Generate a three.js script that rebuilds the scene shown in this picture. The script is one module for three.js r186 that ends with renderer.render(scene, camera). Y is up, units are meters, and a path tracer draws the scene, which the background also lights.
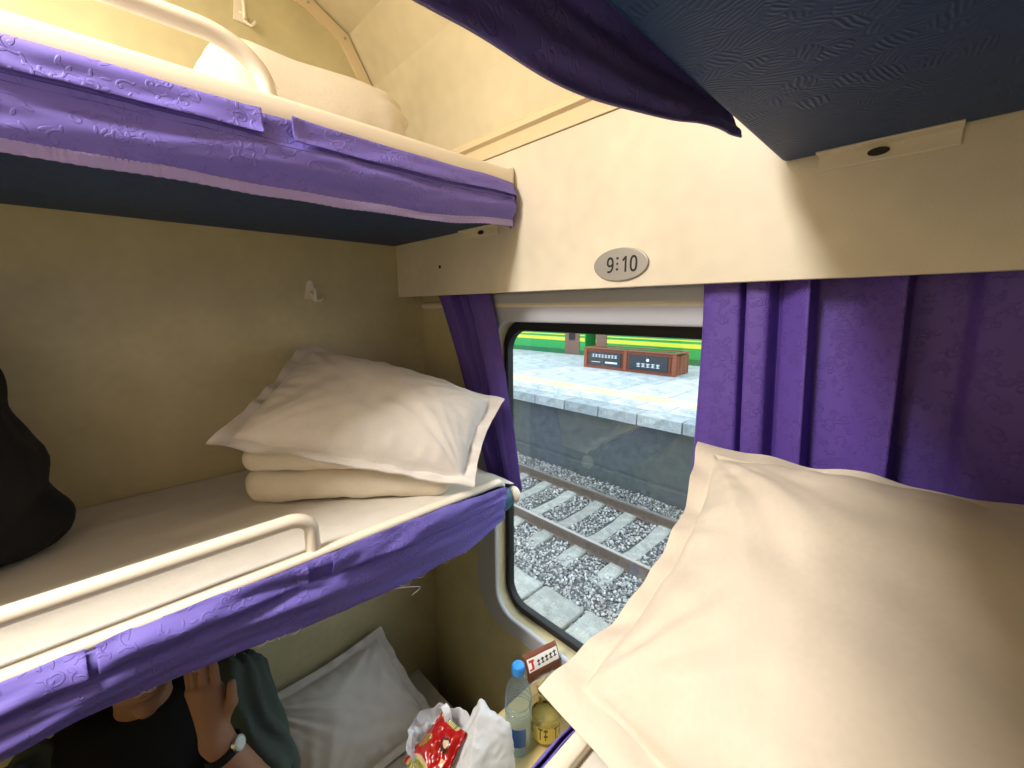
import * as THREE from 'three';
import { RectAreaLightUniformsLib } from 'three/addons/lights/RectAreaLightUniformsLib.js';
import { RoundedBoxGeometry } from 'three/addons/geometries/RoundedBoxGeometry.js';
import { mergeGeometries, mergeVertices } from 'three/addons/utils/BufferGeometryUtils.js';
import { ImprovedNoise } from 'three/addons/math/ImprovedNoise.js';
import { FontLoader } from 'three/addons/loaders/FontLoader.js';
import { ConvexGeometry } from 'three/addons/geometries/ConvexGeometry.js';
import { TextGeometry } from 'three/addons/geometries/TextGeometry.js';

// ---------------------------------------------------------------- camera, sky, exposure
const scene = new THREE.Scene();
const camera = new THREE.PerspectiveCamera(85.49, 1024 / 768, 0.02, 200);
camera.position.set(0.5, 1.62, 0.88);
camera.setRotationFromMatrix(new THREE.Matrix4().makeBasis(
  new THREE.Vector3(0.69868, -0.00466, -0.71542), new THREE.Vector3(-0.12499, 0.98369, -0.12905), new THREE.Vector3(0.70446, 0.17982, 0.68658)));
const SKY = 2.8, LAMP = 76;
scene.background = new THREE.Color().setRGB(0.80 * SKY, 0.93 * SKY, 1.0 * SKY);   // even overcast
const renderer = new THREE.WebGLRenderer();
renderer.toneMapping = THREE.LinearToneMapping;
renderer.toneMappingExposure = 1.0;
renderer.shadowMap.enabled = true;
RectAreaLightUniformsLib.init();

// ---------------------------------------------------------------- helpers
let seed = 12345;
const rnd = () => { seed = (seed * 1664525 + 1013904223) >>> 0; return seed / 4294967296; };
const rr = (a, b) => a + (b - a) * rnd();
const PN = new ImprovedNoise();
const nz = (x, y = 0, z = 0) => PN.noise(x + 31.7, y + 17.3, z + 5.1);
const lerp = (a, b, t) => a + (b - a) * t, clamp = (x, a = 0, b = 1) => Math.min(b, Math.max(a, x));
const sst = (a, b, x) => { const t = clamp((x - a) / (b - a)); return t * t * (3 - 2 * t); };
const V = (a) => new THREE.Vector3(a[0], a[1], a[2]);
const origin = new Map();                                    // world place of the thing a part belongs to
const taken = new Map();
function numbered(n) { const k = taken.get(n) ?? 0; taken.set(n, k + 1); return k ? `${n}_${String(k).padStart(3, '0')}` : n; }
function tag(o, label, category, group, kind) { o.userData.label = label; o.userData.category = category; if (group) o.userData.group = group; if (kind) o.userData.kind = kind; return o; }
function thing(name, label, category, pos, group, kind) {
  const g = new THREE.Group(); g.name = numbered(name); g.position.set(...pos); scene.add(g); origin.set(g, pos); return tag(g, label, category, group, kind);
}
function part(parent, name, geo, mat, label) {               // geo in world axes
  const p = origin.get(parent); geo.translate(-p[0], -p[1], -p[2]);
  const m = new THREE.Mesh(geo, mat); m.name = name; m.castShadow = m.receiveShadow = true; parent.add(m); origin.set(m, p);
  if (label) m.userData.label = label;
  return m;
}
function single(name, label, category, geo, mat, group, kind) {   // a thing that is one mesh, its origin at its base
  geo.computeBoundingBox(); const b = geo.boundingBox, p = [(b.min.x + b.max.x) / 2, b.min.y, (b.min.z + b.max.z) / 2];
  geo.translate(-p[0], -p[1], -p[2]);
  const m = new THREE.Mesh(geo, mat); m.name = numbered(name); m.position.set(...p); m.castShadow = m.receiveShadow = true; scene.add(m); origin.set(m, p);
  return tag(m, label, category, group, kind);
}
function boxUV(g) {                                          // uv in metres by the way a face points
  const n = g.attributes.normal, p = g.attributes.position, uv = new Float32Array(p.count * 2);
  for (let i = 0; i < p.count; i++) {
    const ax = Math.abs(n.getX(i)), ay = Math.abs(n.getY(i)), az = Math.abs(n.getZ(i));
    if (ay >= ax && ay >= az) { uv[2 * i] = p.getX(i); uv[2 * i + 1] = p.getZ(i); }
    else if (ax >= az) { uv[2 * i] = p.getZ(i); uv[2 * i + 1] = p.getY(i); }
    else { uv[2 * i] = p.getX(i); uv[2 * i + 1] = p.getY(i); }
  }
  g.setAttribute('uv', new THREE.BufferAttribute(uv, 2)); return g;
}
const box = (x0, x1, y0, y1, z0, z1, r = 0) => {
  const g = r ? new RoundedBoxGeometry(x1 - x0, y1 - y0, z1 - z0, 3, r) : new THREE.BoxGeometry(x1 - x0, y1 - y0, z1 - z0);
  return boxUV(g.translate((x0 + x1) / 2, (y0 + y1) / 2, (z0 + z1) / 2));
};
function gridRaw(fn, nu, nv, U, W) {
  const pos = [], uv = [], idx = [];
  for (let j = 0; j <= nv; j++) for (let i = 0; i <= nu; i++) { pos.push(...fn(i / nu, j / nv)); uv.push(i / nu * U, j / nv * W); }
  for (let j = 0; j < nv; j++) for (let i = 0; i < nu; i++) { const a = j * (nu + 1) + i, b = a + 1, c = a + nu + 1, d = c + 1; idx.push(a, c, b, b, c, d); }
  const g = new THREE.BufferGeometry();
  g.setAttribute('position', new THREE.Float32BufferAttribute(pos, 3)); g.setAttribute('uv', new THREE.Float32BufferAttribute(uv, 2)); g.setIndex(idx); g.computeVertexNormals();
  return g;
}
function sheet(fn, nu, nv, U, W, th = 0.002) {               // cloth with thickness: two faces and an edge
  const a = gridRaw(fn, nu, nv, U, W), P = a.attributes.position, N = a.attributes.normal, n = P.count;
  const pos = [], uv = [], idx = [...a.index.array];
  for (let i = 0; i < n; i++) pos.push(P.getX(i), P.getY(i), P.getZ(i));
  for (let i = 0; i < n; i++) pos.push(P.getX(i) - N.getX(i) * th, P.getY(i) - N.getY(i) * th, P.getZ(i) - N.getZ(i) * th);
  for (let k = 0; k < 2; k++) for (let i = 0; i < n; i++) uv.push(a.attributes.uv.getX(i), a.attributes.uv.getY(i));
  const m = a.index.array; for (let i = 0; i < m.length; i += 3) idx.push(m[i] + n, m[i + 2] + n, m[i + 1] + n);
  const rim = []; for (let i = 0; i < nu; i++) rim.push(i); for (let j = 0; j < nv; j++) rim.push(j * (nu + 1) + nu); for (let i = nu; i > 0; i--) rim.push(nv * (nu + 1) + i); for (let j = nv; j > 0; j--) rim.push(j * (nu + 1));
  for (let k = 0; k < rim.length; k++) { const p = rim[k], q = rim[(k + 1) % rim.length]; idx.push(p, q, p + n, q, q + n, p + n); }
  const g = new THREE.BufferGeometry();
  g.setAttribute('position', new THREE.Float32BufferAttribute(pos, 3)); g.setAttribute('uv', new THREE.Float32BufferAttribute(uv, 2)); g.setIndex(idx); g.computeVertexNormals();
  return g;
}
const tube = (pts, r, seg = 64, rs = 12, tension = 0.5) => {
  const c = new THREE.CatmullRomCurve3(pts.map(V), false, 'catmullrom', tension), g = new THREE.TubeGeometry(c, seg, r, rs), caps = [g];
  for (const p of [pts[0], pts[pts.length - 1]]) caps.push(new THREE.SphereGeometry(r, rs, 8).translate(...p));
  return mergeGeometries(caps);
};
const cyl = (x, y, z, r0, r1, h, seg = 24) => new THREE.CylinderGeometry(r1, r0, h, seg).translate(x, y + h / 2, z);
function rrect(x0, x1, y0, y1, r, S = THREE.Shape) {
  const s = new S(); s.moveTo(x0 + r, y0); s.lineTo(x1 - r, y0); s.absarc(x1 - r, y0 + r, r, -Math.PI / 2, 0); s.lineTo(x1, y1 - r); s.absarc(x1 - r, y1 - r, r, 0, Math.PI / 2);
  s.lineTo(x0 + r, y1); s.absarc(x0 + r, y1 - r, r, Math.PI / 2, Math.PI); s.lineTo(x0, y0 + r); s.absarc(x0 + r, y0 + r, r, Math.PI, 1.5 * Math.PI); return s;
}
const extr = (shape, z0, z1, bevel = 0) => new THREE.ExtrudeGeometry(shape, { depth: z1 - z0 - 2 * bevel, bevelEnabled: bevel > 0, bevelSize: bevel, bevelThickness: bevel, bevelSegments: 3, bevelOffset: -bevel, curveSegments: 16 }).translate(0, 0, z0 + bevel);
const alongX = (pts, x0, x1) => {                            // profile of [z, y] points drawn out along x
  const s = new THREE.Shape(pts.map(([z, y]) => new THREE.Vector2(-z, y)));
  return boxUV(new THREE.ExtrudeGeometry(s, { depth: x1 - x0, bevelEnabled: false }).rotateY(Math.PI / 2).translate(x0, 0, 0));
};
function softBox(w, h, d, r, seg, bump) {                    // rounded block with its surface moved by bump(x, y, z)
  const g = mergeVertices((() => { const b = new THREE.BoxGeometry(w, h, d, seg[0], seg[1], seg[2]); b.deleteAttribute('normal'); b.deleteAttribute('uv'); return b; })(), 1e-5);
  const p = g.attributes.position, c = new THREE.Vector3(), q = new THREE.Vector3();
  for (let i = 0; i < p.count; i++) {
    q.fromBufferAttribute(p, i); c.set(clamp(q.x, -w / 2 + r, w / 2 - r), clamp(q.y, -h / 2 + r, h / 2 - r), clamp(q.z, -d / 2 + r, d / 2 - r));
    const n = q.clone().sub(c); if (n.lengthSq() < 1e-12) n.set(0, Math.sign(q.y), 0); else { n.normalize(); q.copy(c).addScaledVector(n, r); }
    q.addScaledVector(n, bump ? bump(q.x, q.y, q.z) : 0); p.setXYZ(i, q.x, q.y, q.z);
  }
  g.computeVertexNormals(); return boxUV(g);
}
// a field meshed with surface nets: f < 0 inside
function meshField(f, lo, hi, h) {
  const n = [0, 1, 2].map((k) => Math.ceil((hi[k] - lo[k]) / h) + 1), id = (i, j, k) => (k * n[1] + j) * n[0] + i, val = new Float32Array(n[0] * n[1] * n[2]);
  for (let k = 0; k < n[2]; k++) for (let j = 0; j < n[1]; j++) for (let i = 0; i < n[0]; i++) val[id(i, j, k)] = f(lo[0] + i * h, lo[1] + j * h, lo[2] + k * h);
  const at = new Int32Array(val.length).fill(-1), pos = [], idx = [], E = [[0, 1], [2, 3], [4, 5], [6, 7], [0, 2], [1, 3], [4, 6], [5, 7], [0, 4], [1, 5], [2, 6], [3, 7]];
  for (let k = 0; k < n[2] - 1; k++) for (let j = 0; j < n[1] - 1; j++) for (let i = 0; i < n[0] - 1; i++) {
    const v = []; let m = 0; for (let c = 0; c < 8; c++) { v.push(val[id(i + (c & 1), j + ((c >> 1) & 1), k + (c >> 2))]); if (v[c] < 0) m++; }
    if (m === 0 || m === 8) continue;
    let x = 0, y = 0, z = 0, s = 0;
    for (const [a, b] of E) if ((v[a] < 0) !== (v[b] < 0)) { const t = v[a] / (v[a] - v[b]); x += lerp(a & 1, b & 1, t); y += lerp((a >> 1) & 1, (b >> 1) & 1, t); z += lerp(a >> 2, b >> 2, t); s++; }
    at[id(i, j, k)] = pos.length / 3; pos.push(lo[0] + (i + x / s) * h, lo[1] + (j + y / s) * h, lo[2] + (k + z / s) * h);
  }
  const quad = (a, b, c, d, flip) => { if (a < 0 || b < 0 || c < 0 || d < 0) return; if (flip) idx.push(a, c, b, a, d, c); else idx.push(a, b, c, a, c, d); };
  for (let k = 1; k < n[2] - 1; k++) for (let j = 1; j < n[1] - 1; j++) for (let i = 1; i < n[0] - 1; i++) {
    const s = val[id(i, j, k)] < 0;
    if (s !== val[id(i + 1, j, k)] < 0) quad(at[id(i, j - 1, k - 1)], at[id(i, j, k - 1)], at[id(i, j, k)], at[id(i, j - 1, k)], !s);
    if (s !== val[id(i, j + 1, k)] < 0) quad(at[id(i - 1, j, k - 1)], at[id(i - 1, j, k)], at[id(i, j, k)], at[id(i, j, k - 1)], !s);
    if (s !== val[id(i, j, k + 1)] < 0) quad(at[id(i - 1, j - 1, k)], at[id(i, j - 1, k)], at[id(i, j, k)], at[id(i - 1, j, k)], !s);
  }
  const g = new THREE.BufferGeometry(); g.setAttribute('position', new THREE.Float32BufferAttribute(pos, 3)); g.setIndex(idx); g.computeVertexNormals(); return boxUV(g);
}
function cone(a, b, ra, rb) {                                // distance to a tapered capsule
  const dx = b[0] - a[0], dy = b[1] - a[1], dz = b[2] - a[2], l = dx * dx + dy * dy + dz * dz || 1e-9;
  return (x, y, z) => { const t = clamp(((x - a[0]) * dx + (y - a[1]) * dy + (z - a[2]) * dz) / l); return Math.hypot(x - a[0] - dx * t, y - a[1] - dy * t, z - a[2] - dz * t) - lerp(ra, rb, t); };
}
const ell = (c, r) => (x, y, z) => { const k = Math.hypot((x - c[0]) / r[0], (y - c[1]) / r[1], (z - c[2]) / r[2]); return (k - 1) * Math.min(...r); };
const smin = (a, b, k) => { const h = clamp(0.5 + 0.5 * (b - a) / k); return lerp(b, a, h) - k * h * (1 - h); };
const union = (fs, k) => (x, y, z) => { let d = 9; for (const f of fs) d = smin(d, f(x, y, z), k); return d; };

// ---------------------------------------------------------------- textures and materials
function data(n, fn, srgb) {
  const a = new Uint8Array(n * n * 4);
  for (let j = 0; j < n; j++) for (let i = 0; i < n; i++) { const c = fn(i / n, j / n, i, j), o = (j * n + i) * 4; for (let k = 0; k < 3; k++) a[o + k] = clamp(Array.isArray(c) ? c[k] : c, 0, 255); a[o + 3] = 255; }
  return finish(new THREE.DataTexture(a, n, n), srgb);
}
function finish(t, srgb) { t.wrapS = t.wrapT = THREE.RepeatWrapping; t.magFilter = THREE.LinearFilter; t.minFilter = THREE.LinearFilter; if (srgb) t.colorSpace = THREE.SRGBColorSpace; t.needsUpdate = true; return t; }
function canvas(w, h, draw, srgb = true) { const c = document.createElement('canvas'); c.width = w; c.height = h; draw(c.getContext('2d'), w, h); const t = finish(new THREE.CanvasTexture(c), srgb); return t; }
const sized = (t, m, m2 = m) => { const c = t.clone(); c.repeat.set(1 / m, 1 / m2); c.needsUpdate = true; return c; };
// noise that repeats over the unit square
const pn = (u, v, f, s = 0) => { const a = nz(u * f, v * f, s), b = nz((u - 1) * f, v * f, s), c = nz(u * f, (v - 1) * f, s), d = nz((u - 1) * f, (v - 1) * f, s); return lerp(lerp(a, b, u), lerp(c, d, u), v); };
const texLaminate = data(512, (u, v, i, j) => { const g = 236 + 14 * pn(u, v, 5) + 8 * pn(u, v, 22, 3) + (((i * 7919 + j * 104729) % 17) - 8) * 0.5; return [g, g - 1, g - 3]; }, true);
const texWeave = data(256, (u, v, i, j) => 128 + 50 * Math.sin(u * 2 * Math.PI * 64) * Math.sin(v * 2 * Math.PI * 64) + 40 * pn(u, v, 14) + ((i * 31 + j * 57) % 13) * 2);
const texLinen = data(256, (u, v) => { const g = 240 + 10 * pn(u, v, 6, 1) + 5 * pn(u, v, 40, 2); return [g, g - 1, g - 2]; }, true);
const texConcrete = data(512, (u, v, i, j) => { const g = 205 + 40 * pn(u, v, 6) + 34 * pn(u, v, 28, 4) + 20 * pn(u, v, 90, 8) + ((i * 7919 + j * 104729) % 23) - 11; return [g, g, g]; }, true);
const texConcreteBump = data(256, (u, v) => 128 + 70 * pn(u, v, 9) + 50 * pn(u, v, 34, 4));
const wrapDraw = (w, h, f) => { for (const dx of [-w, 0, w]) for (const dy of [-h, 0, h]) f(dx, dy); };
const texSquiggle = (() => {                                  // embossed vinyl: patches of short parallel wavy ridges
  const pts = Array.from({ length: 150 }, () => [rnd(), rnd(), rnd() * Math.PI, rnd() * 7, rr(0.8, 1.15)]);
  return data(512, (u, v) => {
    const a = u + 0.012 * pn(u, v, 18), b = v + 0.012 * pn(u, v, 18, 9); let best = 9, sec = 9, q = pts[0], dx = 0, dy = 0;
    for (const p of pts) { let ex = a - p[0], ey = b - p[1]; ex -= Math.round(ex); ey -= Math.round(ey); const d = ex * ex + ey * ey; if (d < best) { sec = best; best = d; q = p; dx = ex; dy = ey; } else if (d < sec) sec = d; }
    const edge = sst(0, 0.016, Math.sqrt(sec) - Math.sqrt(best)), t = (dx * Math.cos(q[2]) + dy * Math.sin(q[2])) * 2 * Math.PI * 52 * q[4] + q[3] + 1.2 * pn(u, v, 30, 3);
    return 90 + 130 * edge * Math.pow(0.5 + 0.5 * Math.sin(t), 1.5) + 10 * pn(u, v, 60, 5);
  });
})();
const swirls = (count, rMin, rMax, lw) => canvas(1024, 1024, (c, w, h) => {   // woven damask scrolls
  c.fillStyle = '#5a5a5a'; c.fillRect(0, 0, w, h); c.lineCap = 'round';
  for (let k = 0; k < count; k++) {
    const x = rnd() * w, y = rnd() * h, a = rnd() * 7, r = rr(rMin, rMax), sg = rnd() < 0.5 ? -1 : 1;
    wrapDraw(w, h, (dx, dy) => {
      c.strokeStyle = '#e8e8e8'; c.lineWidth = lw; c.beginPath();
      for (let t = 0; t <= 40; t++) { const q = t / 40 * 5.2, rad = r * (1 - t / 52), px = x + dx + Math.cos(a + sg * q) * rad + q * 4, py = y + dy + Math.sin(a + sg * q) * rad; if (t) c.lineTo(px, py); else c.moveTo(px, py); }
      c.stroke();
      c.fillStyle = '#d0d0d0'; for (let q = 0; q < 3; q++) { c.save(); c.translate(x + dx + Math.cos(a + q) * r * 1.2, y + dy + Math.sin(a + q) * r * 1.2); c.rotate(a + q * 1.4); c.beginPath(); c.ellipse(0, 0, r * 0.42, r * 0.15, 0, 0, 7); c.fill(); c.restore(); }
    });
  }
}, false);
const texDamask = swirls(260, 16, 34, 7), texScroll = swirls(170, 24, 48, 8);

const std = (o) => new THREE.MeshStandardMaterial(o), phy = (o) => new THREE.MeshPhysicalMaterial(o);
const hex = (r, g, b) => new THREE.Color().setRGB(r / 255, g / 255, b / 255, THREE.SRGBColorSpace);
const M = {
  partition: std({ color: hex(222, 211, 166), map: sized(texLaminate, 0.5), bumpMap: sized(texWeave, 0.09), bumpScale: 0.0004, roughness: 0.55 }),
  cream: std({ color: hex(242, 231, 210), map: sized(texLaminate, 0.8), roughness: 0.42 }),
  ceiling: std({ color: hex(240, 228, 196), map: sized(texLaminate, 0.8), roughness: 0.5 }),
  trim: std({ color: hex(226, 206, 168), roughness: 0.4 }),
  surround: std({ color: hex(180, 182, 192), roughness: 0.32 }),
  rail: phy({ color: hex(240, 228, 208), roughness: 0.34, clearcoat: 0.3, clearcoatRoughness: 0.3 }),
  sheet: std({ color: hex(236, 230, 220), map: sized(texLinen, 0.25), bumpMap: sized(texWeave, 0.05), bumpScale: 0.0003, roughness: 0.9 }),
  pillow: std({ color: hex(242, 235, 228), map: sized(texLinen, 0.25), bumpMap: sized(texWeave, 0.05), bumpScale: 0.0003, roughness: 0.9 }),
  shadedCreamPillow: std({ color: hex(222, 210, 195), map: sized(texLinen, 0.25), bumpMap: sized(texWeave, 0.05), bumpScale: 0.0003, roughness: 0.9 }),  // cream linen, colour darkened to put in shade from the unseen photographer
  quilt: std({ color: hex(238, 226, 206), map: sized(texLinen, 0.25), bumpMap: sized(texWeave, 0.05), bumpScale: 0.0003, roughness: 0.9 }),
  skirt: phy({ color: hex(114, 101, 190), bumpMap: sized(texScroll, 0.34), bumpScale: 0.0015, roughness: 0.62, sheen: 0.4, sheenRoughness: 0.5, sheenColor: hex(170, 150, 230) }),
  seam: std({ color: hex(70, 56, 140), roughness: 0.8 }),
  lace: std({ color: hex(172, 158, 214), bumpMap: sized(texWeave, 0.12), bumpScale: 0.002, roughness: 0.85 }),
  thread: std({ color: hex(214, 196, 214), roughness: 0.9 }),
  curtain: phy({ color: hex(92, 66, 158), bumpMap: sized(texDamask, 0.26), bumpScale: 0.0014, roughness: 0.6, sheen: 0.5, sheenRoughness: 0.5, sheenColor: hex(150, 110, 220) }),
  navy: std({ color: hex(26, 58, 100), bumpMap: sized(texSquiggle, 0.25), bumpScale: 0.0012, roughness: 0.55 }),
  teal: std({ color: hex(40, 92, 118), roughness: 0.5 }),
  black: std({ color: hex(12, 12, 14), roughness: 0.6 }),
  blackCloth: std({ color: hex(10, 9, 9), roughness: 0.95 }),
  steel: std({ color: hex(190, 186, 178), roughness: 0.34, metalness: 0.9 }),
  plaque: std({ color: hex(166, 162, 156), roughness: 0.4, metalness: 0.4 }),
  ink: std({ color: hex(24, 22, 22), roughness: 0.6 }),
  glass: phy({ color: 0xffffff, transmission: 1, thickness: 0, roughness: 0.02, ior: 1.45 }),
  board: std({ color: hex(96, 84, 72), roughness: 0.5 }),
  floor: std({ color: hex(56, 55, 54), map: sized(texConcrete, 0.6), roughness: 0.6 }),
  table: std({ color: hex(232, 208, 140), map: sized(texLaminate, 0.6), roughness: 0.4 }),
};

// ---------------------------------------------------------------- the setting: carriage bay
const struct = (name, geo, mat) => { const p = [0, 0, 0], m = new THREE.Mesh(geo, mat); m.name = numbered(name); m.castShadow = m.receiveShadow = true; scene.add(m); origin.set(m, p); m.userData.kind = 'structure'; return m; };
const lab = (o, label, category) => { o.userData.label = label; o.userData.category = category; return o; };
{
  const ws = new THREE.Shape([[-0.93, -0.4], [0.93, -0.4], [0.93, 2.06], [-0.93, 2.06]].map(([x, y]) => new THREE.Vector2(x, y)));
  ws.holes.push(rrect(-0.497, 0.497, 0.55, 1.585, 0.09, THREE.Path));
  lab(struct('wall_window', boxUV(extr(ws, -0.09, 0)), M.partition), 'cream carriage side wall around the train window', 'wall');
  lab(struct('wall_left', box(-0.93, -0.89, -0.4, 2.56, 0.0005, 2.65), M.partition), 'yellowish cream partition wall behind the stacked bunks with hooks', 'wall');
  lab(struct('wall_right', box(0.89, 0.93, -0.4, 2.56, 0.0005, 2.65), M.partition), 'cream partition wall at the end of the long drawn curtain', 'wall');
  const wb = new THREE.Shape([[-0.93, -0.4], [0.93, -0.4], [0.93, 2.3], [-0.93, 2.3]].map(([x, y]) => new THREE.Vector2(x, y)));
  lab(struct('wall_corridor', boxUV(extr(wb, 2.65, 2.74)), M.partition), 'cream corridor side wall of the carriage', 'wall');
  lab(struct('floor', box(-0.93, 0.93, -0.46, -0.4, -0.09, 2.74), M.floor), 'grey carriage floor below the bunks', 'floor');
  lab(struct('ceiling', alongX([[-0.09, 2.061], [0.082, 2.061], [0.112, 2.2], [0.152, 2.33], [0.222, 2.45], [0.33, 2.505], [0.5, 2.535], [2.2, 2.535], [2.45, 2.46], [2.64, 2.3], [2.74, 2.301], [2.74, 2.72], [-0.09, 2.72]], -0.93, 0.93), M.ceiling), 'curved cream ceiling sloping down to the window side', 'ceiling');

  const w1 = thing('window_1', 'train window with black rubber seal and pale rounded surround', 'window', [0, 0.5, 0], null, 'structure');
  const sr = rrect(-0.572, 0.572, 0.52, 1.665, 0.14); sr.holes.push(rrect(-0.471, 0.471, 0.578, 1.58, 0.085, THREE.Path));
  part(w1, 'surround', extr(sr, 0.0004, 0.018, 0.006), M.surround, 'pale grey rounded moulding around the window');
  const gk = rrect(-0.4968, 0.4968, 0.5502, 1.5848, 0.09); gk.holes.push(rrect(-0.478, 0.478, 0.572, 1.55, 0.07, THREE.Path));
  part(w1, 'gasket', extr(gk, -0.082, -0.054, 0.004), M.black, 'black rubber window seal');
  part(w1, 'pane', extr(rrect(-0.485, 0.485, 0.565, 1.565, 0.075), -0.071, -0.0705), M.glass, 'clear glass pane');
  part(w1, 'inner_rib', mergeGeometries([tube([[-0.86, 1.628, 0.004], [0, 1.628, 0.004], [0.86, 1.628, 0.004]], 0.0155, 20)]), M.cream, 'rounded cream ridge above the glass');

  // pelmet board over the window, ridge above it, strip following the ceiling on the partition
  const pel = thing('trim_1', 'smooth cream pelmet board above the window carrying the berth number', 'pelmet', [0, 1.661, 0.09], null, 'structure');
  part(pel, 'board', box(-0.889, 0.889, 1.661, 2.004, 0.084, 0.1, 0.002), M.cream);
  part(pel, 'backing', box(-0.889, 0.889, 1.70, 1.72, 0.0005, 0.0835), M.cream);
  for (const [x, y] of [[-0.621, 1.748]]) part(pel, 'screw', new THREE.CylinderGeometry(0.005, 0.005, 0.003, 12).rotateX(Math.PI / 2).translate(x, y, 0.1008), M.ink);
  lab(struct('trim_2', alongX([[0.083, 2.005], [0.104, 2.005], [0.106, 2.036], [0.118, 2.040], [0.118, 2.052], [0.106, 2.064], [0.083, 2.066]], -0.889, 0.889), M.trim), 'stepped tan moulding between pelmet board and curved ceiling', 'moulding');
  const arc = [[0.090, 2.07], [0.117, 2.2], [0.158, 2.328], [0.228, 2.445], [0.333, 2.499], [0.5, 2.529], [0.9, 2.53]], inn = [[0.9, 2.5], [0.505, 2.497], [0.345, 2.466], [0.252, 2.42], [0.190, 2.315], [0.150, 2.195], [0.125, 2.07]];
  const st = thing('trim_3', 'narrow tan cover strip bent along ceiling edge on partition', 'trim', [-0.885, 2.07, 0.1], null, 'structure');
  part(st, 'strip', alongX([...arc, ...inn], -0.8898, -0.882), M.trim);
  for (const [z, y] of [[0.135, 2.19], [0.172, 2.318], [0.238, 2.432], [0.34, 2.484]]) part(st, 'screw', new THREE.CylinderGeometry(0.004, 0.004, 0.004, 10).rotateZ(Math.PI / 2).translate(-0.881, y, z), M.steel);
}
// ceiling lamp over the gap between the bunks (above the frame)
{
  const g = thing('ceiling_lamp', 'long ceiling light fitting over the aisle between upper bunks', 'lamp', [-0.12, 2.5, 1.7]);
  part(g, 'housing', box(-0.26, 0.02, 2.515, 2.534, 1.18, 2.22, 0.006), M.rail);
  part(g, 'diffuser', box(-0.24, 0.0, 2.503, 2.5145, 1.20, 2.20, 0.004), std({ color: 0xffffff, emissive: hex(255, 236, 204), emissiveIntensity: 1.2, roughness: 0.6 }));
  const l = new THREE.RectAreaLight(new THREE.Color().setRGB(1.0, 0.95, 0.88), LAMP, 0.24, 1.0);
  l.position.set(0, 0.0, 0); l.rotation.x = -Math.PI / 2; l.castShadow = true; g.add(l);
}

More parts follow.
